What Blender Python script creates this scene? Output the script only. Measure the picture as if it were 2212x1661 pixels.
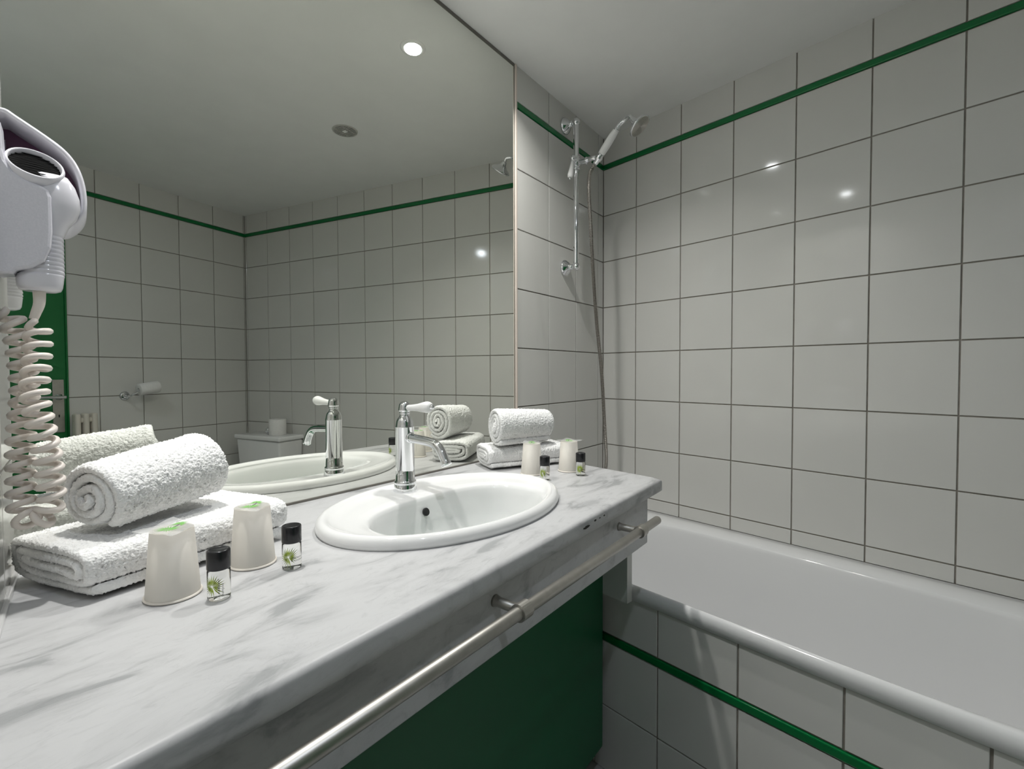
import bpy, bmesh, math, random
import numpy as np
from mathutils import Vector, Matrix

random.seed(7)
rng = np.random.default_rng(7)
S = bpy.context.scene
for o in list(bpy.data.objects):
    bpy.data.objects.remove(o)

# ------------------------------------------------------------------ camera
CAM = Vector((-1.961585, -0.977895, 1.126935))
FW = Vector((0.7972297, 0.6030985, -0.0264028))
RT = Vector((0.6032484, -0.7975486, -0.0027592))
UP = Vector((0.0227216, 0.0137277, 0.9996476))
cd = bpy.data.cameras.new('camera')
cd.sensor_width = 36.0
cd.lens = 17.08273
cd.clip_start = 0.01
cam = bpy.data.objects.new('camera', cd)
S.collection.objects.link(cam)
m = Matrix((RT, UP, -FW)).transposed().to_4x4()
m.translation = CAM
cam.matrix_world = m
S.camera = cam

# ------------------------------------------------------------------ world, exposure
w = bpy.data.worlds.new('world')
S.world = w
w.use_nodes = True
w.node_tree.nodes['Background'].inputs[0].default_value = (0.5, 0.55, 0.6, 1)
w.node_tree.nodes['Background'].inputs[1].default_value = 0.02
S.view_settings.view_transform = 'Standard'
S.view_settings.look = 'None'
S.view_settings.exposure = 0.06
S.view_settings.gamma = 1.0
S.view_settings.use_curve_mapping = False
S.cycles.max_bounces = 7
S.cycles.diffuse_bounces = 4
S.cycles.glossy_bounces = 4
S.cycles.transmission_bounces = 6
S.cycles.transparent_max_bounces = 8
S.cycles.use_adaptive_sampling = True
S.cycles.adaptive_threshold = 0.04
S.cycles.use_light_tree = False
S.cycles.time_limit = 900.0
S.cycles.sample_clamp_indirect = 4.0
S.cycles.blur_glossy = 1.0

LAMP_W = 4.6
LAMP3_W = 2.9
LAMP_SPREAD = 134
LAMP_COL = (1.0, 0.99, 0.955)
LAMP3_COL = (0.80, 0.87, 1.0)

# ------------------------------------------------------------------ room frame (metres)
TILE = 0.2
PHI = -0.19672389
tv = Vector((math.sin(PHI), -math.cos(PHI), 0))        # along the bath wall, away from the mirror
nv = Vector((math.cos(PHI), math.sin(PHI), 0))         # out through the bath wall
Zv = Vector((0, 0, 1))
CEIL = 2.1448
ROW0 = 2.0067                                          # underside of the green listel
RLEN = 2.3822                                          # length of the bath wall
LX = -1.842                                            # left end of the mirror wall
A0 = nv.dot(Vector((LX, 0, 0)))
SL = tv.dot(Vector((LX, 0, 0)))
ROOMW = -A0
TOP = 0.85                                             # worktop height


def P_tub(d, s, z):      # d from the bath wall into the room, s along it
    return tv * s - nv * d + Zv * z


def P_left(a, s, z):     # a out of the left wall, s along tv (same origin as the bath wall)
    return nv * (A0 + a) + tv * s + Zv * z


# ------------------------------------------------------------------ materials
MATS = {}


def principled(name, col, rough=0.5, metal=0.0, **kw):
    if name in MATS:
        return MATS[name]
    mt = bpy.data.materials.new(name)
    mt.use_nodes = True
    b = mt.node_tree.nodes['Principled BSDF']
    b.inputs['Base Color'].default_value = (*col, 1)
    b.inputs['Roughness'].default_value = rough
    b.inputs['Metallic'].default_value = metal
    for k, v in kw.items():
        b.inputs[k].default_value = v
    MATS[name] = mt
    return mt


def nd(mt, t, **kw):
    n = mt.node_tree.nodes.new(t)
    for k, v in kw.items():
        if hasattr(n, k):
            setattr(n, k, v)
        else:
            n.inputs[k].default_value = v
    return n


def lk(mt, a, b):
    mt.node_tree.links.new(a, b)


def noisy(mt, c1, c2, scale, detail=4, bump=0.0, bscale=None, rough=None, bdist=0.001):
    b = mt.node_tree.nodes['Principled BSDF']
    tc = nd(mt, 'ShaderNodeTexCoord')
    n = nd(mt, 'ShaderNodeTexNoise')
    n.inputs['Scale'].default_value = scale
    n.inputs['Detail'].default_value = detail
    lk(mt, tc.outputs['Object'], n.inputs['Vector'])
    r = nd(mt, 'ShaderNodeValToRGB')
    r.color_ramp.elements[0].position = 0.3
    r.color_ramp.elements[1].position = 0.7
    r.color_ramp.elements[0].color = (*c1, 1)
    r.color_ramp.elements[1].color = (*c2, 1)
    lk(mt, n.outputs['Fac'], r.inputs['Fac'])
    lk(mt, r.outputs['Color'], b.inputs['Base Color'])
    if bump:
        n2 = nd(mt, 'ShaderNodeTexNoise')
        n2.inputs['Scale'].default_value = bscale or scale
        n2.inputs['Detail'].default_value = 3
        lk(mt, tc.outputs['Object'], n2.inputs['Vector'])
        bp = nd(mt, 'ShaderNodeBump')
        bp.inputs['Strength'].default_value = bump
        bp.inputs['Distance'].default_value = bdist
        lk(mt, n2.outputs['Fac'], bp.inputs['Height'])
        lk(mt, bp.outputs['Normal'], b.inputs['Normal'])
    return mt


TILE_M = noisy(principled('white_glazed_tile', (0.72, 0.7, 0.66), 0.075), (0.645, 0.64, 0.61), (0.675, 0.67, 0.64), 3.0, 2, 0.02, 14.0)
GROUT_M = noisy(principled('grey_brown_grout', (0.2, 0.18, 0.155), 0.9), (0.23, 0.21, 0.18), (0.32, 0.295, 0.26), 30, 3)
GREEN_TILE = principled('green_glazed_listel', (0.0, 0.145, 0.035), 0.15)
PAINT = noisy(principled('white_ceiling_paint', (0.8, 0.8, 0.78), 0.85), (0.83, 0.83, 0.81), (0.86, 0.86, 0.84), 8, 4, 0.06, 120)
FLOOR_M = noisy(principled('pale_grey_floor_tile', (0.5, 0.5, 0.5), 0.35), (0.47, 0.47, 0.47), (0.53, 0.53, 0.52), 12)
MIRROR_M = principled('silvered_mirror', (0.85, 0.862, 0.815), 0.0, 1.0)
SEAL_M = principled('dark_mirror_seal', (0.17, 0.16, 0.14), 0.6)
EDGE_M = principled('cream_edge_trim', (0.72, 0.63, 0.56), 0.4)
CERAMIC = principled('white_sanitary_ceramic', (0.84, 0.84, 0.835), 0.07)
ENAMEL = principled('white_bath_enamel', (0.8, 0.8, 0.8), 0.1)
CHROME = principled('polished_chrome', (0.82, 0.83, 0.85), 0.045, 1.0)
STEEL = noisy(principled('brushed_steel', (0.62, 0.6, 0.55), 0.42, 1.0), (0.47, 0.455, 0.42), (0.53, 0.515, 0.48), 60)
HOSE_M = principled('ribbed_metal_hose', (0.36, 0.34, 0.31), 0.3, 1.0)
PORC = principled('white_porcelain', (0.85, 0.85, 0.84), 0.08)
DARKHOLE = principled('black_hole', (0.01, 0.01, 0.01), 0.6)
GREENLAC = principled('dark_green_lacquer', (0.008, 0.125, 0.05), 0.4)
DOORG = principled('green_door_paint', (0.004, 0.15, 0.035), 0.4)
WHITELAC = principled('white_lacquered_board', (0.75, 0.75, 0.74), 0.35)
PLASTIC = noisy(principled('pale_lilac_white_plastic', (0.7, 0.69, 0.75), 0.3), (0.66, 0.655, 0.715), (0.71, 0.70, 0.76), 500, 2, 0.25, 900)
PLASTIC_G = principled('glossy_white_plastic', (0.72, 0.71, 0.76), 0.14)
PLUM = principled('plum_plastic', (0.16, 0.06, 0.13), 0.35)
GRILLE_M = principled('black_wire_grille', (0.009, 0.009, 0.009), 0.85, **{'Specular IOR Level': 0.15})
CORD_M = principled('translucent_beige_cord', (0.80, 0.735, 0.68), 0.3)
CUP_M = principled('ivory_paper_cup', (0.73, 0.695, 0.635), 0.5)
CUP_RIM = principled('ivory_waxed_rim', (0.8, 0.75, 0.68), 0.3)
CAP_M = principled('black_bottle_cap', (0.012, 0.012, 0.014), 0.22)
PRINT_G = principled('leaf_green_print', (0.17, 0.46, 0.09), 0.5)
PRINT_Y = principled('lime_green_print', (0.36, 0.47, 0.05), 0.5)
PRINT_D = principled('dark_grey_print', (0.05, 0.06, 0.05), 0.5)
PRINT_L = principled('light_grey_print', (0.4, 0.4, 0.45), 0.5)
CHIP_M = principled('dark_chipped_stone', (0.05, 0.048, 0.04), 0.9)
PAPER = noisy(principled('toilet_paper', (0.8, 0.79, 0.77), 0.95), (0.77, 0.76, 0.74), (0.82, 0.81, 0.79), 60, 3, 0.3, 200)
RAD_M = principled('cream_radiator_enamel', (0.66, 0.62, 0.54), 0.35)
VENT_M = principled('grey_vent_plastic', (0.5, 0.49, 0.46), 0.5)
VENT_D = principled('dark_vent_void', (0.02, 0.02, 0.018), 0.8)
GLOW = bpy.data.materials.new('lamp_glow')
GLOW.use_nodes = True
_b = GLOW.node_tree.nodes['Principled BSDF']
_b.inputs['Base Color'].default_value = (1, 1, 1, 1)
_b.inputs['Emission Color'].default_value = (0.95, 0.98, 1.0, 1)
_b.inputs['Emission Strength'].default_value = 60.0

# terry cloth
TERRY = principled('white_terry_cloth', (0.92, 0.92, 0.91), 1.0)
b = TERRY.node_tree.nodes['Principled BSDF']
tc = nd(TERRY, 'ShaderNodeTexCoord')
vo = nd(TERRY, 'ShaderNodeTexVoronoi')
vo.inputs['Scale'].default_value = 330
lk(TERRY, tc.outputs['Object'], vo.inputs['Vector'])
bp = nd(TERRY, 'ShaderNodeBump')
bp.inputs['Strength'].default_value = 0.5
bp.inputs['Distance'].default_value = 0.0025
bp.invert = True
lk(TERRY, vo.outputs['Distance'], bp.inputs['Height'])
lk(TERRY, bp.outputs['Normal'], b.inputs['Normal'])

# marble: pale ground, soft grey clouds drawn out along one direction, a few thin dark veins
MARBLE = principled('grey_veined_white_marble', (0.7, 0.7, 0.69), 0.36, **{'Specular IOR Level': 0.3})
b = MARBLE.node_tree.nodes['Principled BSDF']
tc = nd(MARBLE, 'ShaderNodeTexCoord')
mp = nd(MARBLE, 'ShaderNodeMapping')
mp.inputs['Rotation'].default_value = (0, 0, math.radians(12))
mp.inputs['Scale'].default_value = (1.0, 2.8, 1.8)
lk(MARBLE, tc.outputs['Object'], mp.inputs['Vector'])
n1 = nd(MARBLE, 'ShaderNodeTexNoise')
n1.inputs['Scale'].default_value = 7.5
n1.inputs['Detail'].default_value = 7
n1.inputs['Roughness'].default_value = 0.56
n1.inputs['Distortion'].default_value = 0.9
lk(MARBLE, mp.outputs['Vector'], n1.inputs['Vector'])
r1 = nd(MARBLE, 'ShaderNodeValToRGB')
e = r1.color_ramp.elements
e[0].position = 0.34
e[0].color = (0.35, 0.355, 0.36, 1)
e[1].position = 0.54
e[1].color = (0.56, 0.56, 0.565, 1)
x = r1.color_ramp.elements.new(0.43)
x.color = (0.51, 0.51, 0.515, 1)
lk(MARBLE, n1.outputs['Fac'], r1.inputs['Fac'])
n2 = nd(MARBLE, 'ShaderNodeTexNoise')
n2.inputs['Scale'].default_value = 5.0
n2.inputs['Detail'].default_value = 6
n2.inputs['Roughness'].default_value = 0.7
n2.inputs['Distortion'].default_value = 2.0
lk(MARBLE, mp.outputs['Vector'], n2.inputs['Vector'])
s1 = nd(MARBLE, 'ShaderNodeMath', operation='SUBTRACT')
s1.inputs[1].default_value = 0.5
lk(MARBLE, n2.outputs['Fac'], s1.inputs[0])
s2 = nd(MARBLE, 'ShaderNodeMath', operation='ABSOLUTE')
lk(MARBLE, s1.outputs[0], s2.inputs[0])
r2 = nd(MARBLE, 'ShaderNodeValToRGB')
e = r2.color_ramp.elements
e[0].position = 0.0
e[0].color = (0.78, 0.78, 0.775, 1)
e[1].position = 0.012
e[1].color = (1, 1, 1, 1)
lk(MARBLE, s2.outputs[0], r2.inputs['Fac'])
mx = nd(MARBLE, 'ShaderNodeMix', data_type='RGBA', blend_type='MULTIPLY')
mx.inputs[0].default_value = 0.28
lk(MARBLE, r1.outputs['Color'], mx.inputs[6])
lk(MARBLE, r2.outputs['Color'], mx.inputs[7])
n3 = nd(MARBLE, 'ShaderNodeTexNoise')
n3.inputs['Scale'].default_value = 24.0
n3.inputs['Detail'].default_value = 5
n3.inputs['Distortion'].default_value = 1.2
lk(MARBLE, mp.outputs['Vector'], n3.inputs['Vector'])
r3 = nd(MARBLE, 'ShaderNodeValToRGB')
e = r3.color_ramp.elements
e[0].position = 0.58
e[0].color = (1, 1, 1, 1)
e[1].position = 0.72
e[1].color = (0.66, 0.665, 0.67, 1)
lk(MARBLE, n3.outputs['Fac'], r3.inputs['Fac'])
mx2 = nd(MARBLE, 'ShaderNodeMix', data_type='RGBA', blend_type='MULTIPLY')
mx2.inputs[0].default_value = 0.4
lk(MARBLE, mx.outputs[2], mx2.inputs[6])
lk(MARBLE, r3.outputs['Color'], mx2.inputs[7])
lk(MARBLE, mx2.outputs[2], b.inputs['Base Color'])


def mixmat(name, col, trans, rough=0.08, tint=(1, 1, 1)):
    mt = bpy.data.materials.new(name)
    mt.use_nodes = True
    nt = mt.node_tree
    bs = nt.nodes['Principled BSDF']
    bs.inputs['Base Color'].default_value = (*col, 1)
    bs.inputs['Roughness'].default_value = rough
    tr = nt.nodes.new('ShaderNodeBsdfTransparent')
    tr.inputs['Color'].default_value = (*tint, 1)
    mi = nt.nodes.new('ShaderNodeMixShader')
    mi.inputs[0].default_value = trans
    nt.links.new(bs.outputs[0], mi.inputs[1])
    nt.links.new(tr.outputs[0], mi.inputs[2])
    nt.links.new(mi.outputs[0], nt.nodes['Material Output'].inputs['Surface'])
    return mt


FILM = mixmat('clear_wrapping_film', (0.85, 0.85, 0.84), 0.62, 0.12)
GLASS = principled('clear_bottle_plastic', (0.97, 0.98, 0.96), 0.03)
GLASS.node_tree.nodes['Principled BSDF'].inputs['Transmission Weight'].default_value = 1.0
GLASS.node_tree.nodes['Principled BSDF'].inputs['IOR'].default_value = 1.22

# ------------------------------------------------------------------ object helpers
C = S.collection


def obj(name, me, mat=None, parent=None, smooth=False, matrix=None):
    o = bpy.data.objects.new(name, me)
    C.objects.link(o)
    if mat is not None and len(me.materials) == 0:
        me.materials.append(mat)
    if smooth:
        me.polygons.foreach_set('use_smooth', [True] * len(me.polygons))
    if matrix is not None:
        o.matrix_world = matrix
    if parent is not None:
        o.parent = parent
        o.matrix_parent_inverse = parent.matrix_world.inverted()
    return o


def tag(o, label, cat, group=None, kind=None):
    o['label'] = label
    o['category'] = cat
    if group:
        o['group'] = group
    if kind:
        o['kind'] = kind
    return o


def thing(name, label, cat, loc, group=None, kind=None):
    o = bpy.data.objects.new(name, None)
    C.objects.link(o)
    o.empty_display_size = 0.05
    o.matrix_world = Matrix.Translation(Vector(loc))
    return tag(o, label, cat, group, kind)


def pyd(name, v, f):
    me = bpy.data.meshes.new(name)
    me.from_pydata([tuple(x) for x in v], [], f)
    me.validate()
    me.update()
    return me


def recalc(me):
    bm = bmesh.new()
    bm.from_mesh(me)
    bmesh.ops.recalc_face_normals(bm, faces=bm.faces)
    bm.to_mesh(me)
    bm.free()
    return me


def box_me(name, x0, x1, y0, y1, z0, z1, bevel=0.0, seg=2, mat=None):
    bm = bmesh.new()
    bmesh.ops.create_cube(bm, size=1.0)
    for v in bm.verts:
        v.co = Vector(((x0 + x1) / 2 + v.co.x * (x1 - x0), (y0 + y1) / 2 + v.co.y * (y1 - y0), (z0 + z1) / 2 + v.co.z * (z1 - z0)))
    if bevel:
        bmesh.ops.bevel(bm, geom=bm.edges[:], offset=bevel, segments=seg, affect='EDGES', profile=0.5)
    me = bpy.data.meshes.new(name)
    bm.to_mesh(me)
    bm.free()
    return me


def rings_me(name, rings, closed=True, cap0=False, cap1=False):
    """loft between rings of equal length"""
    n = len(rings[0])
    v = [p for r in rings for p in r]
    f = []
    for k in range(len(rings) - 1):
        for i in range(n if closed else n - 1):
            j = (i + 1) % n
            f.append((k * n + i, k * n + j, (k + 1) * n + j, (k + 1) * n + i))
    if cap0:
        f.append(tuple(reversed(range(n))))
    if cap1:
        f.append(tuple((len(rings) - 1) * n + i for i in range(n)))
    return recalc(pyd(name, v, f))


def basis(d):
    d = Vector(d).normalized()
    u = d.cross(Zv)
    if u.length < 1e-4:
        u = Vector((1, 0, 0))
    u.normalize()
    return d, u, d.cross(u).normalized()


def lathe(name, origin, axis, prof, n=32, cap0=True, cap1=True):
    """prof: list of (radius, distance along the axis)"""
    d, u, v = basis(axis)
    o = Vector(origin)
    rings = []
    for r, h in prof:
        r = max(r, 1e-5)
        rings.append([o + d * h + (u * math.cos(a) + v * math.sin(a)) * r for a in [2 * math.pi * i / n for i in range(n)]])
    return rings_me(name, rings, True, cap0, cap1)


def crom(pts, n):
    """Catmull-Rom through the points"""
    pts = [Vector(p) for p in pts]
    q = [pts[0] * 2 - pts[1]] + pts + [pts[-1] * 2 - pts[-2]]
    out = []
    for k in range(1, len(q) - 2):
        a, b_, c, d = q[k - 1:k + 3]
        for i in range(n):
            t = i / n
            out.append(0.5 * (2 * b_ + (c - a) * t + (2 * a - 5 * b_ + 4 * c - d) * t * t + (3 * b_ - a - 3 * c + d) * t ** 3))
    out.append(pts[-1])
    return out


def tube(name, path, r, n=12, cap=True):
    path = [Vector(p) for p in path]
    rr = r if isinstance(r, (list, tuple)) else [r] * len(path)
    tg = []
    for i in range(len(path)):
        a = path[max(i - 1, 0)]
        c = path[min(i + 1, len(path) - 1)]
        tg.append((c - a).normalized())
    d, u, v = basis(tg[0])
    rings = []
    for i, p in enumerate(path):
        u = (u - tg[i] * u.dot(tg[i])).normalized()
        v = tg[i].cross(u)
        rings.append([p + (u * math.cos(a) + v * math.sin(a)) * rr[i] for a in [2 * math.pi * k / n for k in range(n)]])
    return rings_me(name, rings, True, cap, cap)


def prism(name, poly, z0, z1):
    n = len(poly)
    v = [(p[0], p[1], z0) for p in poly] + [(p[0], p[1], z1) for p in poly]
    f = [tuple(range(n))[::-1], tuple(range(n, 2 * n))] + [(i, (i + 1) % n, n + (i + 1) % n, n + i) for i in range(n)]
    return recalc(pyd(name, v, f))


def frame(o, u, n):
    """local x = u, y = up, z = n"""
    m = Matrix((u, Zv, n)).transposed().to_4x4()
    m.translation = o
    return m


# ------------------------------------------------------------------ structure: floor, ceiling, walls
c_br = Vector((0, 0, 0))
c_bl = Vector((LX, 0, 0))
c_fl = nv * A0 + tv * RLEN
c_fr = tv * RLEN
cen = (c_br + c_bl + c_fl + c_fr) / 4


def grow(p, k=0.13):
    d = p - cen
    return p + d.normalized() * k


ROOM = [c_br, c_fr, c_fl, c_bl]
fl = obj('floor', prism('floor', [grow(p) for p in ROOM], -0.1, 0.0), FLOOR_M)
tag(fl, 'plain pale grey bathroom floor between vanity and bath', 'floor', kind='structure')
ce = obj('ceiling', prism('ceiling', [grow(p) for p in ROOM], CEIL, CEIL + 0.1), PAINT)
tag(ce, 'flat white painted ceiling with recessed downlights', 'ceiling', kind='structure')

GR = 0.0035      # grout plane behind the tile faces
TH = 0.007
GAP = 0.0042
tile_cache = {}


def tile_me(w_, h_):
    k = (round(w_, 3), round(h_, 3))
    if k in tile_cache:
        return tile_cache[k]
    w_, h_ = k
    c = min(0.0008, w_ / 4, h_ / 4)
    v = []
    for (z, i) in ((-TH, 0), (-c * 0.9, 0), (0, c)):
        v += [(i, i, z), (w_ - i, i, z), (w_ - i, h_ - i, z), (i, h_ - i, z)]
    f = []
    for k2 in (0, 4):
        for i in range(4):
            j = (i + 1) % 4
            f.append((k2 + i, k2 + j, k2 + 4 + j, k2 + 4 + i))
    f.append((8, 9, 10, 11))
    me = pyd('tile', v, f)
    me.materials.append(TILE_M)
    tile_cache[k] = me
    return me


def wall(name, label, o, u, n, length, z0=0.0, z1=CEIL, back=0.1, front=GR, ext=(0.0, 0.0)):
    me = box_me(name, -ext[0], length + ext[1], z0, z1, -back, -front)
    wo = obj(name, me, GROUT_M, matrix=frame(o, u, n))
    tag(wo, label, 'wall', kind='structure')
    return wo


def tiles(wo, o, u, n, ucuts, zcuts, skip=None):
    for a, b_ in zip(ucuts[:-1], ucuts[1:]):
        for z0, z1 in zip(zcuts[:-1], zcuts[1:]):
            if b_ - a < 0.006 or z1 - z0 < 0.006:
                continue
            if skip and skip((a + b_) / 2, (z0 + z1) / 2):
                continue
            w_, h_ = b_ - a - GAP, z1 - z0 - GAP
            me = tile_me(max(w_, 0.004), max(h_, 0.004))
            p = o + u * (a + GAP / 2) + Zv * (z0 + GAP / 2)
            mt = frame(p, u, n)
            tx, ty = random.gauss(0, 0.0012), random.gauss(0, 0.0012)
            mt = mt @ Matrix.Rotation(tx, 4, 'X') @ Matrix.Rotation(ty, 4, 'Y')
            obj('tile', me, None, wo, matrix=mt)


LIST_H = 0.021


def listel(name, label, o, u, n, a, b_, z0=ROW0, h=LIST_H):
    me = box_me(name, a, b_, z0 + 0.001, z0 + h - 0.001, -TH, 0.0035, 0.0025, 2)
    t_ = obj(name, me, GREEN_TILE, matrix=frame(o, u, n))
    tag(t_, label, 'tile trim', kind='structure')
    return t_


def zrows(zmin):
    z = [ROW0 - k * TILE for k in range(0, 11)]
    z = [q for q in z if q > zmin + 0.004]
    return [zmin] + sorted(z)


ZTOP = [ROW0 + LIST_H, CEIL + 0.004]
# bath wall
u_r, n_r = tv, -nv
w_r = wall('wall_right', 'white tiled wall behind the bath with green stripe', c_br, u_r, n_r, RLEN, ext=(0.12, 0.12))
uc = [0.0] + [0.1682 + TILE * k for k in range(12) if 0.1682 + TILE * k < RLEN] + [RLEN]
TUB_L = 1.62
tiles(w_r, c_br, u_r, n_r, uc, zrows(0.5565))
tiles(w_r, c_br, u_r, n_r, uc, ZTOP)
uc2 = [TUB_L + 0.03] + [q for q in uc if q > TUB_L + 0.04]
tiles(w_r, c_br, u_r, n_r, uc2, [0.0, 0.2067, 0.4067, 0.562])
listel('trim_1', 'green glazed stripe along the wall behind the bath', c_br, u_r, n_r, 0.0, RLEN)

# mirror wall (right of the mirror it is tiled)
u_b, n_b = Vector((1, 0, 0)), Vector((0, -1, 0))
MX1 = -0.654
o_b = Vector((LX, 0, 0))
w_b = wall('wall_back', 'wall carrying the big mirror, white tiled beside it', o_b, u_b, n_b, -LX, ext=(0.12, 0.12), front=0.0045)
uc = [-0.6415 - LX, -0.4415 - LX, -0.2415 - LX, -0.0475 - LX, -LX]
tiles(w_b, o_b, u_b, n_b, uc, zrows(0.5))
tiles(w_b, o_b, u_b, n_b, uc, ZTOP)
listel('trim_2', 'short green glazed stripe between mirror and shower corner', o_b, u_b, n_b, -0.6425 - LX, -LX - 0.002)
tr = obj('trim_3', box_me('trim_3', MX1 + 0.002, -0.6428, -0.006, 0.006, TOP, CEIL - 0.001, 0.002, 2), EDGE_M)
tag(tr, 'thin cream upright edge strip beside the mirror', 'trim', kind='structure')

# left wall
u_l, n_l = -tv, nv
LL = RLEN - SL
w_l = wall('wall_left', 'white tiled wall at left carrying the hair dryer', c_fl, u_l, n_l, LL, ext=(0.12, 0.12))
uc = [0.0] + [LL - 0.13 - TILE * k for k in range(9, -1, -1) if LL - 0.13 - TILE * k > 0.01] + [LL]
tiles(w_l, c_fl, u_l, n_l, uc, zrows(0.0))
tiles(w_l, c_fl, u_l, n_l, uc, ZTOP)
listel('trim_4', 'green glazed stripe along the left wall', c_fl, u_l, n_l, 0.0, LL)

# door wall (seen in the mirror)
u_f, n_f = -nv, -tv
D0, D1, DH = 0.94, 1.69, 2.0
w_f = wall('wall_front', 'white tiled wall with the green door, seen in the mirror', c_fr, u_f, n_f, ROOMW, ext=(0.12, 0.12))
uc = [0.0, 0.0085] + [0.0085 + TILE * k for k in range(1, 9)] + [ROOMW]
uc = sorted(set([q for q in uc if not (0.90 < q < 0.97)] + [D0 - 0.0, D1 + 0.0]))
tiles(w_f, c_fr, u_f, n_f, uc, zrows(0.0), skip=lambda a, z: D0 < a < D1 and z < DH)
tiles(w_f, c_fr, u_f, n_f, uc, ZTOP)
listel('trim_5', 'green glazed stripe on the door wall, seen in the mirror', c_fr, u_f, n_f, 0.0, ROOMW)


def fpt(a, z, off):
    return c_fr + u_f * a + Zv * z + n_f * off


# ------------------------------------------------------------------ mirror
mi = thing('wall_mirror', 'large frameless mirror reaching from worktop to ceiling', 'mirror', (-1.25, 0, TOP + 0.004))
obj('mirror_glass', box_me('mirror_glass', LX - 0.0015, MX1, 0.0, 0.004, TOP + 0.004, CEIL - 0.008), MIRROR_M, mi)
obj('bottom_seal', box_me('bottom_seal', LX + 0.002, MX1, -0.0025, 0.004, TOP + 0.0003, TOP + 0.0045), SEAL_M, mi)
obj('top_seal', box_me('top_seal', LX + 0.002, MX1, -0.002, 0.004, CEIL - 0.009, CEIL - 0.0005), SEAL_M, mi)
obj('side_seal', box_me('side_seal', MX1, MX1 + 0.0022, -0.0012, 0.004, TOP + 0.0045, CEIL - 0.009), SEAL_M, mi)

# ------------------------------------------------------------------ bath
TUB_OUT = 0.653
PAN = 0.645
s_wall = lambda d: 0.1990 * d + 0.001     # where the mirror wall meets the bath zone


def isect(c, a, lines):
    d = Vector((math.cos(a), math.sin(a)))
    best = 1e9
    for p, n in lines:
        den = d.dot(n)
        if den > 1e-6:
            best = min(best, (p - c).dot(n) / den)
    return c + d * best


def tub_lines(ins_f=0.0, ins=0.0):
    e0, e1 = Vector((0, s_wall(0))), Vector((0.655, s_wall(0.655)))
    n0 = Vector((e1.y - e0.y, -(e1.x - e0.x))).normalized()
    return [(Vector((0.0 + ins, 0)), Vector((-1, 0))), (Vector((TUB_OUT - ins_f, 0)), Vector((1, 0))), (Vector((0, TUB_L - ins_f)), Vector((0, 1))), (e0 - n0 * ins, n0)]


def superel(c, a, rx, ry, e):
    ca, sa = math.cos(a), math.sin(a)
    k = (abs(ca / rx) ** e + abs(sa / ry) ** e) ** (-1 / e)
    return c + Vector((ca, sa)) * k


tc_ = Vector((0.374, 0.86))
angs = [2 * math.pi * i / 160 for i in range(160)]
for cx_, cy_ in ((0, s_wall(0)), (TUB_OUT, s_wall(TUB_OUT)), (TUB_OUT, TUB_L), (0, TUB_L)):
    angs.append(math.atan2(cy_ - tc_.y, cx_ - tc_.x) % (2 * math.pi))
angs = sorted(set(round(a, 6) for a in angs))
rings = []
for insf, ins, z in ((0.012, 0.0006, 0.519), (0.001, 0.0006, 0.5215), (0.0, 0.0006, 0.543), (0.0018, 0.0006, 0.551), (0.0055, 0.0006, 0.5568), (0.0095, 0.004, 0.5588)):
    L_ = tub_lines(insf, ins)
    rings.append([P_tub(*isect(tc_, a, L_), z) for a in angs])
for k, z in ((1.004, 0.5586), (0.993, 0.555), (0.984, 0.546), (0.976, 0.528), (0.95, 0.42), (0.90, 0.25), (0.84, 0.185), (0.7, 0.158), (0.4, 0.15), (0.02, 0.148)):
    rings.append([P_tub(*superel(tc_, a, 0.266 * k, 0.645 * (k if k > 0.99 else k * 1.0), 4.5), z) for a in angs])
bt = thing('bathtub', 'white enamel bathtub along the tiled right wall', 'bathtub', P_tub(0.33, 0.86, 0.0))
obj('tub_shell', rings_me('tub_shell', rings, True, False, True), ENAMEL, bt, True)
obj('drain', lathe('drain', P_tub(0.355, 0.45, 0.155), (0, 0, 1), [(0.0, 0), (0.028, 0.001), (0.03, 0.003), (0.02, 0.005), (0.0, 0.004)], 24), CHROME, bt, True)

# tiled panel in front of the bath
o_p = P_tub(PAN, 0.0, 0.0)
w_t = obj('wall_tub', box_me('wall_tub', 0.135, TUB_L, 0.0, 0.516, -0.0125, -GR), GROUT_M, matrix=frame(o_p, u_r, n_r))
tag(w_t, 'white tiled front panel of the bath with green stripe', 'bath panel', kind='structure')
uc = [0.135, 0.2715] + [0.4715 + k * 0.2025 for k in range(0, 6)] + [TUB_L]
tiles(w_t, o_p, u_r, n_r, uc, [0.0, 0.186, 0.3715])
tiles(w_t, o_p, u_r, n_r, uc, [0.394, 0.519])
listel('trim_6', 'green glazed stripe along the bath front panel', o_p, u_r, n_r, 0.14, TUB_L, 0.372, 0.021)
w_e = obj('wall_tubend', box_me('wall_tubend', 0.0, PAN - 0.035, 0.0, 0.516, -0.04, 0.0), TILE_M, matrix=frame(P_tub(0, TUB_L, 0), -nv, tv))
tag(w_e, 'white end panel closing the bath foot, seen from the toilet side', 'bath panel', kind='structure')

# ------------------------------------------------------------------ vanity
SC = Vector((-1.248, -0.279))
SRX, SRY = 0.2755, 0.194
FR, FLc = Vector((-0.735, -0.534)), Vector((-1.9518, -0.5575))
BR_, BL_ = Vector((-0.6295, -0.003)), Vector((LX + 0.0008, -0.003))


def slab_lines(inf, inr):
    def ln(p, q, ins):
        d = (q - p).normalized()
        n = Vector((d.y, -d.x))
        if n.dot((p + q) / 2 - SC) < 0:
            n = -n
        return (p - n * ins, n)
    return [ln(FR, FLc, inf), ln(FR, BR_, inr), ln(BR_, BL_, 0), ln(BL_, FLc, 0)]


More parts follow.
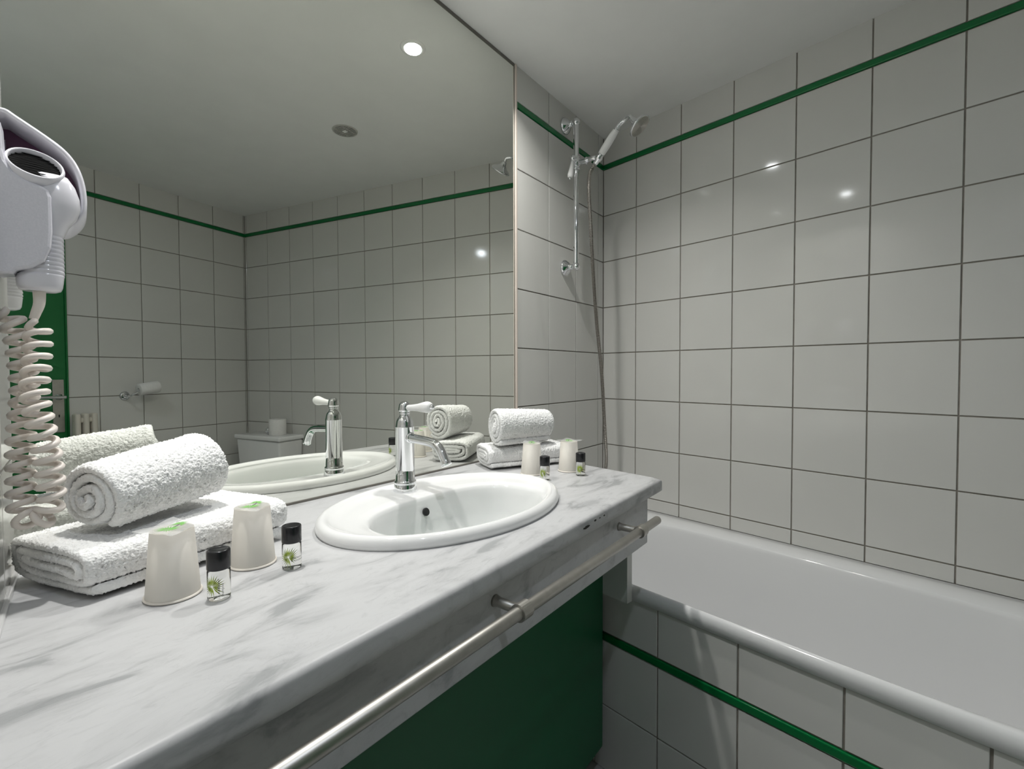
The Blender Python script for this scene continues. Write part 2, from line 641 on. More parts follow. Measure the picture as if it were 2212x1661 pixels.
angs2 = [2 * math.pi * i / 120 for i in range(120)]
for q in (FR, FLc, BR_, BL_):
    angs2.append(math.atan2(q.y - SC.y, q.x - SC.x) % (2 * math.pi))
angs2 = sorted(set(round(a, 6) for a in angs2))
rings = []
hole = lambda z: [Vector((SC.x + math.cos(a) * 0.262, SC.y + math.sin(a) * 0.181, z)) for a in angs2]


def hole_pts(z):
    return [superel(SC, a, 0.262, 0.181, 2).to_3d() + Zv * z for a in angs2]


SLB = 0.818
rings.append(hole_pts(SLB))
rings.append(hole_pts(TOP))
for inf, inr, z in ((0.02, 0.012, TOP), (0.0085, 0.003, TOP), (0.005, 0.0015, TOP - 0.0008), (0.0022, 0.0006, TOP - 0.0028), (0.0005, 0.0, TOP - 0.0058), (0.0, 0.0, TOP - 0.0095), (0.0, 0.0, TOP - 0.02), (0.0, 0.0, SLB + 0.002), (0.002, 0.002, SLB)):
    L_ = slab_lines(inf, inr)
    rings.append([isect(SC, a, L_).to_3d() + Zv * z for a in angs2])
rings.append(rings[0])
ct = thing('vanity_worktop', 'grey veined white marble worktop with marble front apron', 'worktop', (-1.25, -0.28, SLB))
me = rings_me('slab', rings)
sl = obj('slab', me, MARBLE, ct)
md = sl.modifiers.new('ws', 'EDGE_SPLIT')
md.split_angle = math.radians(50)
me.polygons.foreach_set('use_smooth', [True] * len(me.polygons))
obj('wall_sealant', tube('wall_sealant', [(BL_.x + 0.0005, -0.004, TOP + 0.0004), (FLc.x + 0.0005, FLc.y, TOP + 0.0004)], 0.0042, 10), CERAMIC, ct, True)
AP_Y = -0.522
AP_R = -0.800
obj('apron', box_me('apron', -1.9415, AP_R, AP_Y, AP_Y + 0.02, 0.700, SLB - 0.0005, 0.002, 2), MARBLE, ct)
# dark chips knocked out of the front edge
for k, (cx_, w_, h_) in enumerate(((-1.155, 0.030, 0.006), (-1.118, 0.010, 0.004), (-1.098, 0.005, 0.0025), (-1.078, 0.007, 0.004))):
    yy = FR.y + (FLc.y - FR.y) * (cx_ - FR.x) / (FLc.x - FR.x)
    n = 14
    pts = []
    for i in range(n):
        a = 2 * math.pi * i / n
        r = 0.6 + 0.5 * random.random()
        pts.append((math.cos(a) * w_ / 2 * r, math.sin(a) * h_ / 2 * r))
    zc = TOP - 0.016 if k == 0 else TOP - 0.012
    v = [Vector((cx_ + p[0], yy - 0.0006, zc + p[1])) for p in pts] + [Vector((cx_ + p[0], yy + 0.002, zc + p[1])) for p in pts]
    f = [tuple(range(n))] + [(i, (i + 1) % n, n + (i + 1) % n, n + i) for i in range(n)]
    obj('chip', recalc(pyd('chip', v, f)), CHIP_M, ct)

vc = thing('vanity_cabinet', 'dark green vanity cabinet under the marble worktop', 'cabinet', (-1.3, -0.2, 0.0))
CB_Y = -0.385
# rounded front right corner
xr = -0.757
poly = [(-1.915, -0.372), (-1.915, CB_Y + 0.0)]
poly = [(-1.912, CB_Y), (xr - 0.018, CB_Y)]
for i in range(7):
    a = -math.pi / 2 + i / 6 * math.pi / 2
    poly.append((xr - 0.018 + 0.018 * math.cos(a), CB_Y + 0.018 + 0.018 * math.sin(a)))
poly += [(xr, CB_Y + 0.03), (xr - 0.02, CB_Y + 0.03), (xr - 0.02, CB_Y + 0.02), (-1.912, CB_Y + 0.02)]
obj('front_panel', prism('front_panel', poly, 0.10, SLB - 0.001), GREENLAC, vc, False)
obj('plinth', box_me('plinth', -1.88, -0.80, -0.35, -0.33, 0.0, 0.10), SEAL_M, vc)
# white filler board standing beside the bath
fb = prism('end_board', [tuple((P_tub(0.678, s, 0)).to_2d()) for s in (0.605,)] + [tuple(P_tub(0.678, 0.145, 0).to_2d()), tuple(P_tub(0.657, 0.145, 0).to_2d()), tuple(P_tub(0.657, 0.605, 0).to_2d())], 0.521, SLB - 0.001)
obj('end_board', fb, WHITELAC, vc)

# towel rail on the apron
tr_ = thing('towel_rail', 'long brushed steel towel rail below the worktop edge', 'towel rail', (-1.4, AP_Y, 0.785))
RY, RZ, RR = -0.573, 0.7835, 0.0095
obj('bar', lathe('bar', (-1.945, RY, RZ), (1, 0, 0), [(0, 0), (RR * 0.8, 0), (RR, 0.002), (RR, 1.073), (RR * 0.8, 1.075), (0, 1.075)], 24), STEEL, tr_, True)
for xx in (-0.968, -1.403, -1.838):
    br = obj('bracket', lathe('bracket', (xx, AP_Y, RZ), (0, -1, 0), [(0.0, 0), (0.0095, 0), (0.0085, 0.004), (0.0075, 0.008), (0.0075, AP_Y - RY - 0.006), (0.0, AP_Y - RY - 0.006)], 20), STEEL, tr_, True)
    rg = [(RR + 0.0002, -0.011), (RR + 0.0035, -0.011), (RR + 0.0035, 0.011), (RR + 0.0002, 0.011), (RR + 0.0002, -0.011)]
    obj('clip', lathe('clip', (xx, RY, RZ), (1, 0, 0), rg, 24, False, False), STEEL, br)

# ------------------------------------------------------------------ wash basin
wb = thing('wash_basin', 'oval white ceramic wash basin set into the marble worktop', 'basin', (SC.x, SC.y, TOP))
BC = Vector((-1.248, -0.322))
N = 128
an = [2 * math.pi * i / N for i in range(N)]


def outer(k, z, add=0.0):
    return [Vector((SC.x + math.cos(a) * (SRX * k + add), SC.y + math.sin(a) * (SRY * k + add), z)) for a in an]


def bowl_pt(a, k):
    ry = 0.122 if math.sin(a) > 0 else 0.124
    e = 2.5 if math.sin(a) > 0 else 2.1
    p = superel(BC, a, 0.205 * k, ry * k, e)
    return p


def bowl(k, z, dy=0.0):
    out = []
    for a in an:
        # match the outer ring's direction by mapping through the same parameter
        aa = math.atan2(math.sin(a) * 0.122, math.cos(a) * 0.205)
        p = bowl_pt(aa, k)
        out.append(Vector((p.x, p.y + dy, z)))
    return out


def lerp(r0, r1, f, z):
    return [Vector((p.x + (q.x - p.x) * f, p.y + (q.y - p.y) * f, z)) for p, q in zip(r0, r1)]


rings = [outer(1, 0.8503, -0.004), outer(1, 0.8503), outer(1, 0.8545, 0.0016), outer(1, 0.860, 0.0018), outer(1, 0.8655, 0.0), outer(1, 0.8695, -0.004), outer(1, 0.8712, -0.009), outer(1, 0.8705, -0.014), outer(1, 0.8675, -0.019), outer(1, 0.8645, -0.024)]
last = outer(1, 0.8645, -0.024)
b103 = bowl(1.02, 0.86)
rings += [lerp(last, b103, 0.35, 0.8625), lerp(last, b103, 0.7, 0.8613), bowl(1.02, 0.8595), bowl(0.995, 0.8565), bowl(0.975, 0.850), bowl(0.955, 0.838), bowl(0.90, 0.80), bowl(0.82, 0.765), bowl(0.66, 0.738), bowl(0.42, 0.727), bowl(0.2, 0.724), bowl(0.1, 0.7235)]
obj('bowl', rings_me('bowl', rings, True, False, True), CERAMIC, wb, True)
obj('waste', lathe('waste', (BC.x, BC.y, 0.7228), (0, 0, 1), [(0, 0), (0.026, 0.0005), (0.029, 0.003), (0.02, 0.0045), (0, 0.004)], 32), CHROME, wb, True)
# overflow hole in the back slope
oh = Vector((-1.253, -0.2116, 0.829))
obj('overflow_hole', lathe('overflow_hole', oh, (0.0, -1.0, 0.35), [(0.0, -0.002), (0.0085, -0.002), (0.0085, 0.0012), (0.0078, 0.0016), (0.0, 0.0016)], 24), DARKHOLE, wb, True)

# ------------------------------------------------------------------ tap
FX, FY, FZ = -1.246, -0.137, 0.8612
tp = thing('basin_tap', 'chrome single lever tap with white porcelain handle', 'tap', (FX, FY, FZ))
obj('body', lathe('body', (FX, FY, FZ), (0, 0, 1), [(0.0, 0), (0.0265, 0), (0.0268, 0.0015), (0.0238, 0.0165), (0.0232, 0.0185), (0.0238, 0.0195), (0.0238, 0.0235), (0.0225, 0.0245), (0.0212, 0.026), (0.0207, 0.05), (0.0205, 0.143), (0.0209, 0.1438), (0.0209, 0.1455), (0.0204, 0.1464), (0.0196, 0.152), (0.0182, 0.158), (0.0158, 0.163), (0.0128, 0.1665), (0.0112, 0.169), (0.0108, 0.172), (0.0118, 0.1735), (0.0, 0.1735)], 48), CHROME, tp, True)
lv = obj('lever_knob', lathe('lever_knob', (FX, FY, FZ), (0, 0, 1), [(0.0, 0.1735), (0.012, 0.1735), (0.0122, 0.1755), (0.0112, 0.177), (0.0138, 0.1795), (0.0141, 0.182), (0.0136, 0.185), (0.0132, 0.188), (0.0126, 0.192), (0.0112, 0.1955), (0.0085, 0.1985), (0.005, 0.2003), (0.0, 0.2008)], 40), CHROME, tp, True)
ld = Vector((0.0, -1.0, 0.07)).normalized()
lo = Vector((FX, FY, FZ + 0.1855))
obj('lever_handle', lathe('lever_handle', lo, ld, [(0.0, 0.011), (0.0065, 0.011), (0.0068, 0.016), (0.0072, 0.03), (0.0085, 0.046), (0.0112, 0.062), (0.0123, 0.07), (0.0122, 0.075), (0.0105, 0.081), (0.007, 0.0845), (0.0, 0.0855)], 32), PORC, lv, True)
obj('lever_cap', lathe('lever_cap', lo, ld, [(0.0, 0.083), (0.0055, 0.083), (0.0058, 0.086), (0.005, 0.090), (0.003, 0.093), (0.0, 0.0935)], 24), CHROME, lv, True)
spp = [(FX, FY - 0.012, 0.982), (FX, FY - 0.05, 0.980), (FX, FY - 0.085, 0.977), (FX, FY - 0.104, 0.970), (FX, FY - 0.116, 0.958), (FX, FY - 0.130, 0.934)]
pth = crom(spp, 8)
obj('spout', tube('spout', pth, [0.0098] * (len(pth) - 4) + [0.0098, 0.0102, 0.0108, 0.0112], 24), CHROME, tp, True)
obj('spout_collar', tube('spout_collar', [(FX, FY - 0.016, 0.982), (FX, FY - 0.0215, 0.9818), (FX, FY - 0.0235, 0.9817)], [0.0125, 0.012, 0.0102], 24), CHROME, tp, True)


# ------------------------------------------------------------------ towels
def fbm1(n, k):
    x = np.zeros(n)
    for i in range(1, k + 1):
        x += np.sin(np.linspace(0, 2 * np.pi * i * rng.uniform(0.5, 1.2), n) + rng.uniform(0, 6.28)) / i
    return x


def towel(name, label, A, B, ra, rb, th, turns, e=2.0, flat=1.0, phi0=-1.9, group=None, step=0.0017, dent=0.0025, sag=None, hand=1, shear=0.0):
    """a rolled or folded towel: one strip of cloth wound as a spiral, A and B the centres of its two ends,
    ra / rb the half heights there, flat the ratio of half width to half height"""
    A = np.array(A, float)
    B = np.array(B, float)
    d = B - A
    L = np.linalg.norm(d)
    dn = d / L
    u = np.array([-dn[1], dn[0], 0.0])
    u /= np.linalg.norm(u)
    up = np.cross(dn, u)
    if up[2] < 0:
        up = -up
    up = np.cross(u, dn) * np.sign(np.cross(u, dn)[2])
    r0 = (ra + rb) / 2
    n = 4000
    ph = np.linspace(0, turns * 2 * np.pi, n)
    dl = th * 0.52 + th * 1.02 * ph / (2 * np.pi)
    hx = np.maximum(r0 * flat - dl, 0.004)
    hz = np.maximum(r0 - dl, 0.0015)
    an_ = phi0 + hand * ph
    ca, sa = np.cos(an_), np.sin(an_)
    k = (np.abs(ca) ** e + np.abs(sa) ** e) ** (-1 / e)
    # superellipse in a squashed frame
    x = hx * np.sign(ca) * np.abs(ca) ** (2 / e)
    z = hz * np.sign(sa) * np.abs(sa) ** (2 / e)
    seg = np.hypot(np.diff(x), np.diff(z))
    s = np.concatenate([[0], np.cumsum(seg)])
    m_ = int(s[-1] / step)
    si = np.linspace(0, s[-1], m_)
    x, z, phs = np.interp(si, s, x), np.interp(si, s, z), np.interp(si, s, ph)
    # slight wander of the inner layers
    wob = 0.0012 * np.sin(phs * 2.3 + 1.0) * np.clip(phs / 6.28, 0, 1)
    z = z + wob
    tx, tz = np.gradient(x), np.gradient(z)
    ln = np.hypot(tx, tz)
    nx, nz = tz / ln * hand, -tx / ln * hand
    nx = np.convolve(np.pad(nx, 3, 'edge'), np.ones(7) / 7, 'valid')
    nz = np.convolve(np.pad(nz, 3, 'edge'), np.ones(7) / 7, 'valid')
    shift = 0.0035 * np.sin(phs * 0.9 + 0.4) - 0.0022 * phs / 6.28
    K = max(int(L / step), 4)
    prof = [(-0.0, 0.30), (0.0012, 0.62), (0.003, 0.85), (0.006, 0.96)] + [(0.006 + (L - 0.012) * q / K, 1.0) for q in range(1, K)] + [(L - 0.006, 0.96), (L - 0.003, 0.85), (L - 0.0012, 0.62), (L, 0.30)]
    M = 2 * m_
    V = np.zeros((len(prof), M, 3))
    th2 = th * 0.49
    lowA = fbm1(m_, 4) * dent * 0.5
    for q, (pz, sc) in enumerate(prof):
        fr = pz / L
        rs = (ra + (rb - ra) * fr) / r0
        lay = np.concatenate([phs, phs[::-1]])
        ns = rng.normal(0, 1, M) * 0.00085
        if sc < 1:
            ns *= 0.8
        env = dent * (np.sin(fr * 5.1 + 0.6) * 0.6 + np.sin(fr * 11 + 2.0) * 0.25)
        ox = np.concatenate([x + nx * th2 * sc, (x - nx * th2 * sc)[::-1]])
        oz = np.concatenate([z + nz * th2 * sc, (z - nz * th2 * sc)[::-1]])
        nnx = np.concatenate([nx, -nx[::-1]])
        nnz = np.concatenate([nz, -nz[::-1]])
        low = np.concatenate([lowA, lowA[::-1]])
        ox = (ox + nnx * ns) * rs
        oz = (oz + nnz * ns) * rs + (env + low * np.sin(fr * 3 + 1)) * (oz > 0) * np.clip(oz / r0, 0, 1)
        if sag is not None:
            oz = oz + sag(fr, ox / (r0 * flat), oz / r0)
        sh = np.concatenate([shift, shift[::-1]])
        endw = (1 - min(fr, 1 - fr) * 2) if True else 0
        ax = pz + shear * ox + sh * endw * (1 if fr < 0.5 else -1) + rng.normal(0, 1, M) * 0.0004
        V[q] = A[None] + np.outer(ax, dn) + np.outer(ox, u) + np.outer(oz, up)
    R_ = len(prof)
    idx = np.arange(M)
    jdx = (idx + 1) % M
    F = []
    for q in range(R_ - 1):
        F.append(np.stack([q * M + idx, q * M + jdx, (q + 1) * M + jdx, (q + 1) * M + idx], 1))
    F = np.concatenate(F)
    i = np.arange(m_ - 1)
    c0 = np.stack([i, i + 1, M - 2 - i, M - 1 - i], 1)
    c1 = (R_ - 1) * M + c0[:, ::-1]
    F = np.concatenate([F, c0[:, ::-1], c1[:, ::-1]])
    me = bpy.data.meshes.new(name)
    me.from_pydata(V.reshape(-1, 3).tolist(), [], F.tolist())
    me.update()
    recalc(me)
    o = obj(name, me, TERRY, None, True)
    tag(o, label, 'towel', group)
    return o


towel('rolled_towel', 'rolled white terry towel on top of the left towel pile', (-1.793, -0.159, 0.963), (-1.639, -0.105, 0.983), 0.048, 0.055, 0.0125, 3.4, 2.0, 1.12, -2.2, 'white towels', dent=0.002, hand=-1)
towel('rolled_towel', 'rolled white terry towel on top of the right towel pile', (-0.899, -0.115, 0.9725), (-0.726, -0.173, 0.9685), 0.0565, 0.051, 0.0110, 3.9, 2.0, 0.87, -2.2, 'white towels', dent=0.0012)
towel('folded_towel', 'folded white terry towel at the bottom of the left pile', (-1.8300, -0.1490, 0.8865), (-1.5745, -0.1045, 0.8905), 0.0345, 0.0385, 0.0120, 2.6, 4.6, 2.70, -2.5, 'white towels', dent=0.0015, shear=-0.12)
towel('folded_towel', 'folded white terry towel at the bottom of the right pile', (-0.8975, -0.0685, 0.8872), (-0.682, -0.1835, 0.8867), 0.0352, 0.0345, 0.0108, 2.9, 3.6, 1.85, -2.5, 'white towels', dent=0.0012)


# ------------------------------------------------------------------ cups and bottles
def palm(n=20, spread=300, r=1.0, wid=0.09, a0=90, seed=1):
    """fan palm leaf as narrow kites around the origin"""
    rd = random.Random(seed)
    out = []
    for i in range(n):
        a = math.radians(a0 - spread / 2 + spread * i / (n - 1))
        L_ = r * (0.75 + 0.3 * rd.random())
        c, s = math.cos(a), math.sin(a)
        px, py = -s, c
        mid = L_ * 0.45
        out.append([(c * 0.05 * r, s * 0.05 * r), (c * mid + px * wid * r, s * mid + py * wid * r), (c * L_, s * L_), (c * mid - px * wid * r, s * mid - py * wid * r)])
    return out


def polys_me(name, polys, fn):
    v, f = [], []
    for p in polys:
        # subdivide nothing: each polygon is small
        k = len(v)
        v += [fn(*q) for q in p]
        f.append(tuple(range(k, k + len(p))))
    return pyd(name, v, f)


CUPH = 0.083


def cup(label, x, y, rot, seed, group='upturned paper cups'):
    rd = random.Random(seed)
    t_ = thing('paper_cup', label, 'cup', (x, y, TOP), group)
    o = Vector((x, y, TOP))
    obj('cup_wall', lathe('cup_wall', o, (0, 0, 1), [(0.0283, 0.004), (0.0292, 0.0015), (0.0292, 0.004), (0.0232, CUPH), (0.0226, CUPH), (0.0222, CUPH - 0.006), (0.0, CUPH - 0.0065)], 48, False, True), CUP_M, t_, True)
    rp = []
    for i in range(9):
        a = 2 * math.pi * i / 8
        rp.append((0.0296 + 0.0017 * math.cos(a), 0.0019 + 0.0017 * math.sin(a)))
    obj('cup_rim', lathe('cup_rim', o, (0, 0, 1), rp, 48, False, False), CUP_RIM, t_, True)
    # paper seam
    sd = Vector((math.cos(rot + 2.2), math.sin(rot + 2.2), 0))
    sp = Vector((-sd.y, sd.x, 0))
    v = [o + sd * 0.0291 + Zv * 0.004 - sp * 0.0004, o + sd * 0.0291 + Zv * 0.004 + sp * 0.0004, o + sd * 0.0234 + Zv * (CUPH - 0.001) + sp * 0.0004, o + sd * 0.0234 + Zv * (CUPH - 0.001) - sp * 0.0004]
    obj('cup_seam', pyd('cup_seam', v, [(0, 1, 2, 3)]), VENT_M, t_)
    # wrapping film: square sheet pulled over the base, corners standing out
    G = 14
    hs = 0.0305
    v, f = [], []

    def film_z(px, py):
        r = math.hypot(px, py)
        z = CUPH + 0.0022 - 0.0022 * max(0, 1 - r / 0.018)
        if r > 0.0235:
            z += 0.02 * (r - 0.0235) + min(1.0, (r - 0.0235) / 0.006) * 0.0009 * math.sin(5 * math.atan2(py, px) + seed)
        return z
    for i in range(G + 1):
        for j in range(G + 1):
            a, b_ = (i / G * 2 - 1), (j / G * 2 - 1)
            k = 0.84 + 0.10 * abs(a * b_) + (0.16 * a * b_ if a > 0 and b_ > 0 else 0)
            px, py = a * hs * k, b_ * hs * k
            X, Y_ = px * math.cos(rot) - py * math.sin(rot), px * math.sin(rot) + py * math.cos(rot)
            v.append((x + X, y + Y_, TOP + film_z(px, py)))
    for i in range(G):
        for j in range(G):
            q = i * (G + 1) + j
            f.append((q, q + G + 1, q + G + 2, q + 1))
    fo = obj('wrapping_film', pyd('wrapping_film', v, f), FILM, t_, True)
    # palm print on the film
    pr = math.radians(-52.0) + 0.2 * (rd.random() - 0.5)
    prd = (math.cos(pr + math.pi / 2), math.sin(pr + math.pi / 2))

    def on(px, py, dx=0.0, dy=0.0):
        X, Y_ = px * math.cos(pr) - py * math.sin(pr) + dx, px * math.sin(pr) + py * math.cos(pr) + dy
        r = math.hypot(X, Y_)
        z = CUPH + 0.0027 - 0.0022 * max(0, 1 - r / 0.018)
        return (x + X, y + Y_, TOP + z)
    obj('palm_print', polys_me('palm_print', palm(24, 330, 0.0165, 0.045, 90, seed), lambda a, b_: on(a, b_, -prd[0] * 0.007, -prd[1] * 0.007)), PRINT_G, fo)
    obj('palm_print', polys_me('palm_print', palm(16, 240, 0.0115, 0.06, 90, seed + 1), lambda a, b_: on(a, b_, prd[0] * 0.0125, prd[1] * 0.0125)), PRINT_G, fo)
    obj('palm_trunk_print', polys_me('palm_trunk_print', [[(-0.0007, 0.002), (0.0007, 0.002), (0.0012, 0.0125), (-0.0002, 0.0125)]], lambda a, b_: on(a, b_)), PRINT_D, fo)
    return t_


cup('beige upturned paper cup in front of the left towels, nearest the camera', -1.739, -0.279, 0.45, 3)
cup('beige upturned paper cup between left towels and basin, beside a bottle', -1.6315, -0.256, 0.5, 5)
cup('beige upturned paper cup at the right towels, next to the basin rim', -0.884, -0.229, 0.2, 8)
cup('beige upturned paper cup at the right towels, nearest the bath', -0.790, -0.290, -0.1, 11)

BR = 0.0127


def text_polys(txt, size):
    cu = bpy.data.curves.new('txt', 'FONT')
    cu.body = txt
    cu.size = size
    cu.resolution_u = 2
    o = bpy.data.objects.new('txt', cu)
    C.objects.link(o)
    bpy.context.view_layer.update()
    dg = bpy.context.evaluated_depsgraph_get()
    me = bpy.data.meshes.new_from_object(o.evaluated_get(dg))
    polys = [[(me.vertices[i].co.x, me.vertices[i].co.y) for i in p.vertices] for p in me.polygons]
    bpy.data.objects.remove(o)
    bpy.data.curves.remove(cu)
    bpy.data.meshes.remove(me)
    return polys


def bottle(label, x, y, face, vertical=False, seed=1, group='mini toiletry bottles'):
    t_ = thing('toiletry_bottle', label, 'bottle', (x, y, TOP), group)
    o = Vector((x, y, TOP))
    obj('bottle_body', lathe('bottle_body', o, (0, 0, 1), [(0.0, 0.0008), (0.0095, 0.0003), (0.0115, 0.0006), (0.0125, 0.002), (BR, 0.004), (BR, 0.0355), (0.0118, 0.0372), (0.0, 0.0374)], 40), GLASS, t_, True)
    obj('cap', lathe('cap', o, (0, 0, 1), [(0.0, 0.0376), (0.0128, 0.0376), (0.0131, 0.0385), (0.0131, 0.0592), (0.0125, 0.0605), (0.0115, 0.061), (0.0102, 0.0611), (0.0098, 0.0606), (0.0, 0.0606)], 48), CAP_M, t_, True)

    def cyl(px, py, k=0.0):
        a = face + px / BR
        r = BR + 0.00012 + k
        return (x + math.cos(a) * r, y + math.sin(a) * r, TOP + py)
    lb = obj('palm_print', polys_me('palm_print', palm(24, 330, 0.0155, 0.05, 115, seed), lambda a, b_: cyl(a - 0.0045, 0.0195 + b_)), PRINT_Y, t_)
    for word, dx, dy, sz in (('shampoo', -0.001, 0.0165, 0.0042), ('& conditioner', -0.001, 0.0125, 0.0040)):
        if vertical:
            pol = [[(0.012 - q[1], 0.006 + q[0]) for q in p] for p in text_polys(word, sz)]
            off = 0.0 if word == 'shampoo' else -0.004
            obj('lettering', polys_me('lettering', pol, lambda a, b_: cyl(a + off - 0.004, b_, 0.00012)), PRINT_D, t_)
        else:
            pol = text_polys(word, sz)
            obj('lettering', polys_me('lettering', pol, lambda a, b_: cyl(a + dx, dy + b_, 0.00012)), PRINT_D, t_)
    return t_


fc = lambda x, y: math.atan2(CAM.y - y, CAM.x - x)
bottle('small clear bottle with black cap beside the cup nearest the camera', -1.7085, -0.3345, fc(-1.7085, -0.3345) - 0.25, True, 2)
bottle('small clear bottle with black cap left of the basin', -1.606, -0.3165, fc(-1.606, -0.3165), False, 4)
bottle('small clear bottle with black cap touching the right end of the basin', -0.9265, -0.299, fc(-0.9265, -0.299) - 0.1, False, 6)
bottle('small clear bottle with black cap nearest the bath, right of the basin', -0.8245, -0.346, fc(-0.8245, -0.346) + 0.2, False, 9)

# ------------------------------------------------------------------ hair dryer and its holder
hh = thing('hair_dryer_holder', 'white plastic wall holder for the hair dryer', 'wall holder', P_left(0.0, 0.48, 1.30))
sh = [(0.0, 1.4472), (0.0123, 1.4482), (0.0223, 1.4425), (0.0472, 1.4273), (0.0645, 1.4145), (0.0755, 1.3997), (0.0821, 1.3812), (0.085, 1.3604), (0.0846, 1.3418), (0.0801, 1.3286), (0.0716, 1.3177), (0.0616, 1.3116), (0.04, 1.308), (0.0, 1.307)]
cv = crom([(a, z, 0) for a, z in sh], 5)
cn_ = Vector((0.03, 1.37, 0))
thk = 0.0065
outl, inn = [], []
for i, p in enumerate(cv):
    tg = (cv[min(i + 1, len(cv) - 1)] - cv[max(i - 1, 0)]).normalized()
    nn = Vector((-tg.y, tg.x, 0))
    if nn.dot(p - cn_) > 0:
        nn = -nn
    outl.append(p)
    inn.append(p + nn * thk)
# band: outer edge, rounded lip, inner face
rows = []
for k, (arr, s_) in enumerate(((outl, 0.425), (outl, 0.4865), (None, 0.4905), (inn, 0.4885), (inn, 0.43))):
    rw = []
    for i in range(len(outl)):
        q = (outl[i] * 0.5 + inn[i] * 0.5) if arr is None else arr[i]
        rw.append(P_left(max(q.x, 0.0005), s_, q.y))
    rows.append(rw)
obj('surround', rings_me('surround', rows, False), PLASTIC_G, hh, True)
bk = [P_left(max(q.x, 0.0005), 0.4285, q.y) for q in outl]
obj('back_plate', recalc(pyd('back_plate', bk + [p + tv * 0.004 for p in bk], [tuple(range(len(bk))), tuple(range(len(bk), 2 * len(bk)))])), PLUM, hh)
pl_ = [(0.0005, 1.4169), (0.0105, 1.4179), (0.0116, 1.3873), (0.014, 1.3747), (0.0205, 1.3632), (0.0319, 1.3563), (0.0437, 1.3529), (0.0497, 1.3489), (0.052, 1.341), (0.0522, 1.32), (0.052, 1.2991), (0.0503, 1.2793), (0.0445, 1.2625), (0.0337, 1.2534), (0.0203, 1.2488), (0.0173, 1.2441), (0.0005, 1.2425)]


def inset(poly, d):
    n = len(poly)
    out = []
    for i in range(n):
        p0, p1, p2 = Vector(poly[i - 1]), Vector(poly[i]), Vector(poly[(i + 1) % n])
        a, b_ = (p1 - p0).normalized(), (p2 - p1).normalized()
        n1, n2_ = Vector((a.y, -a.x)), Vector((b_.y, -b_.x))
        q = (n1 + n2_)
        if q.length < 1e-6:
            q = n1
        q.normalize()
        out.append(p1 + q * d)
    return out


rows = []
for d_, s_ in ((0.0, 0.492), (0.0, 0.5215), (0.0012, 0.5242), (0.0034, 0.5255)):
    rows.append([P_left(max(q[0], 0.0004), s_, q[1]) for q in (inset(pl_, d_) if d_ else [Vector(k) for k in pl_])])
obj('front_cover', rings_me('front_cover', rows, True, True, True), PLASTIC, hh, False)
# mounting backing of the holder against the wall
obj('wall_plate', recalc(rings_me('wall_plate', [[P_left(0.0006, s_, z) for s_, z in ((0.43, 1.25), (0.52, 1.25), (0.52, 1.40), (0.43, 1.43))], [P_left(0.008, s_, z) for s_, z in ((0.432, 1.252), (0.515, 1.252), (0.515, 1.398), (0.432, 1.428))]], True, True, True)), PLASTIC, hh)

hd = thing('hair_dryer', 'pale lilac white hair dryer docked in its wall holder', 'hair dryer', P_left(0.036, 0.50, 1.229))
nzd = (nv * 0.17 + tv * 0.77 + Zv * 0.61).normalized()
nz0 = P_left(0.0385, 0.5135, 1.3815)
obj('nozzle', lathe('nozzle', nz0, -nzd, [(0.0232, 0.016), (0.0236, 0.001), (0.0246, -0.0006), (0.0262, 0.0002), (0.0272, 0.0025), (0.0278, 0.012), (0.0284, 0.021), (0.0278, 0.0215)], 48, False, False), PLASTIC_G, hd, True)
gr = obj('grille', lathe('grille', nz0, -nzd, [(0.0, 0.0052), (0.012, 0.0055), (0.0236, 0.0062)], 40, False, False), GRILLE_M, hd, True)
d_, u_, v_ = basis(nzd)
for i in range(-5, 6):
    hl = math.sqrt(max(0.0229 ** 2 - (i * 0.0042) ** 2, 1e-8))
    c_ = nz0 - nzd * 0.0046 + v_ * (i * 0.0042)
    obj('grille_wire', tube('grille_wire', [c_ - u_ * hl, c_ + u_ * hl], 0.0005, 6), GRILLE_M, gr)
obj('barrel', lathe('barrel', nz0, -nzd, [(0.0278, 0.0218), (0.0287, 0.0225), (0.0305, 0.034), (0.0335, 0.046), (0.0345, 0.056), (0.033, 0.066), (0.028, 0.075), (0.018, 0.0805), (0.0, 0.082)], 48, False, True), PLASTIC_G, hd, True)
# cheek of the body that swells towards the room and runs into the grip
rows = []
prof = [(1.372, 0.050, 0.018, 0.017), (1.362, 0.0505, 0.0235, 0.021), (1.348, 0.0505, 0.0275, 0.0235), (1.335, 0.050, 0.0285, 0.024), (1.322, 0.0475, 0.0265, 0.0235), (1.312, 0.0445, 0.0225, 0.022), (1.302, 0.0420, 0.0212, 0.0205)]
zz = 1.298
ribs = []
while zz > 1.250:
    ribs += [(zz, 0.0415, 0.0206, 0.0195), (zz - 0.0012, 0.0413, 0.0195, 0.0187), (zz - 0.0024, 0.0412, 0.0206, 0.0196)]
    zz -= 0.0052
prof += [(1.299, 0.0416, 0.0208, 0.0198)] + ribs + [(1.247, 0.0398, 0.0215, 0.020), (1.240, 0.0390, 0.0216, 0.020), (1.234, 0.0388, 0.0210, 0.0195), (1.230, 0.0388, 0.0192, 0.0178), (1.2282, 0.0388, 0.0150, 0.014)]
prof = sorted(prof, key=lambda q: -q[0])
for z, ac, ha, hs in prof:
    rw = []
    for i in range(40):
        a = 2 * math.pi * i / 40
        ca, sa = math.cos(a), math.sin(a)
        e = 2 / 2.8
        rw.append(P_left(ac + ha * math.copysign(abs(ca) ** e, ca), 0.498 + hs * math.copysign(abs(sa) ** e, sa), z))
    rows.append(rw)
obj('grip', rings_me('grip', rows, True, True, True), PLASTIC_G, hd, True)
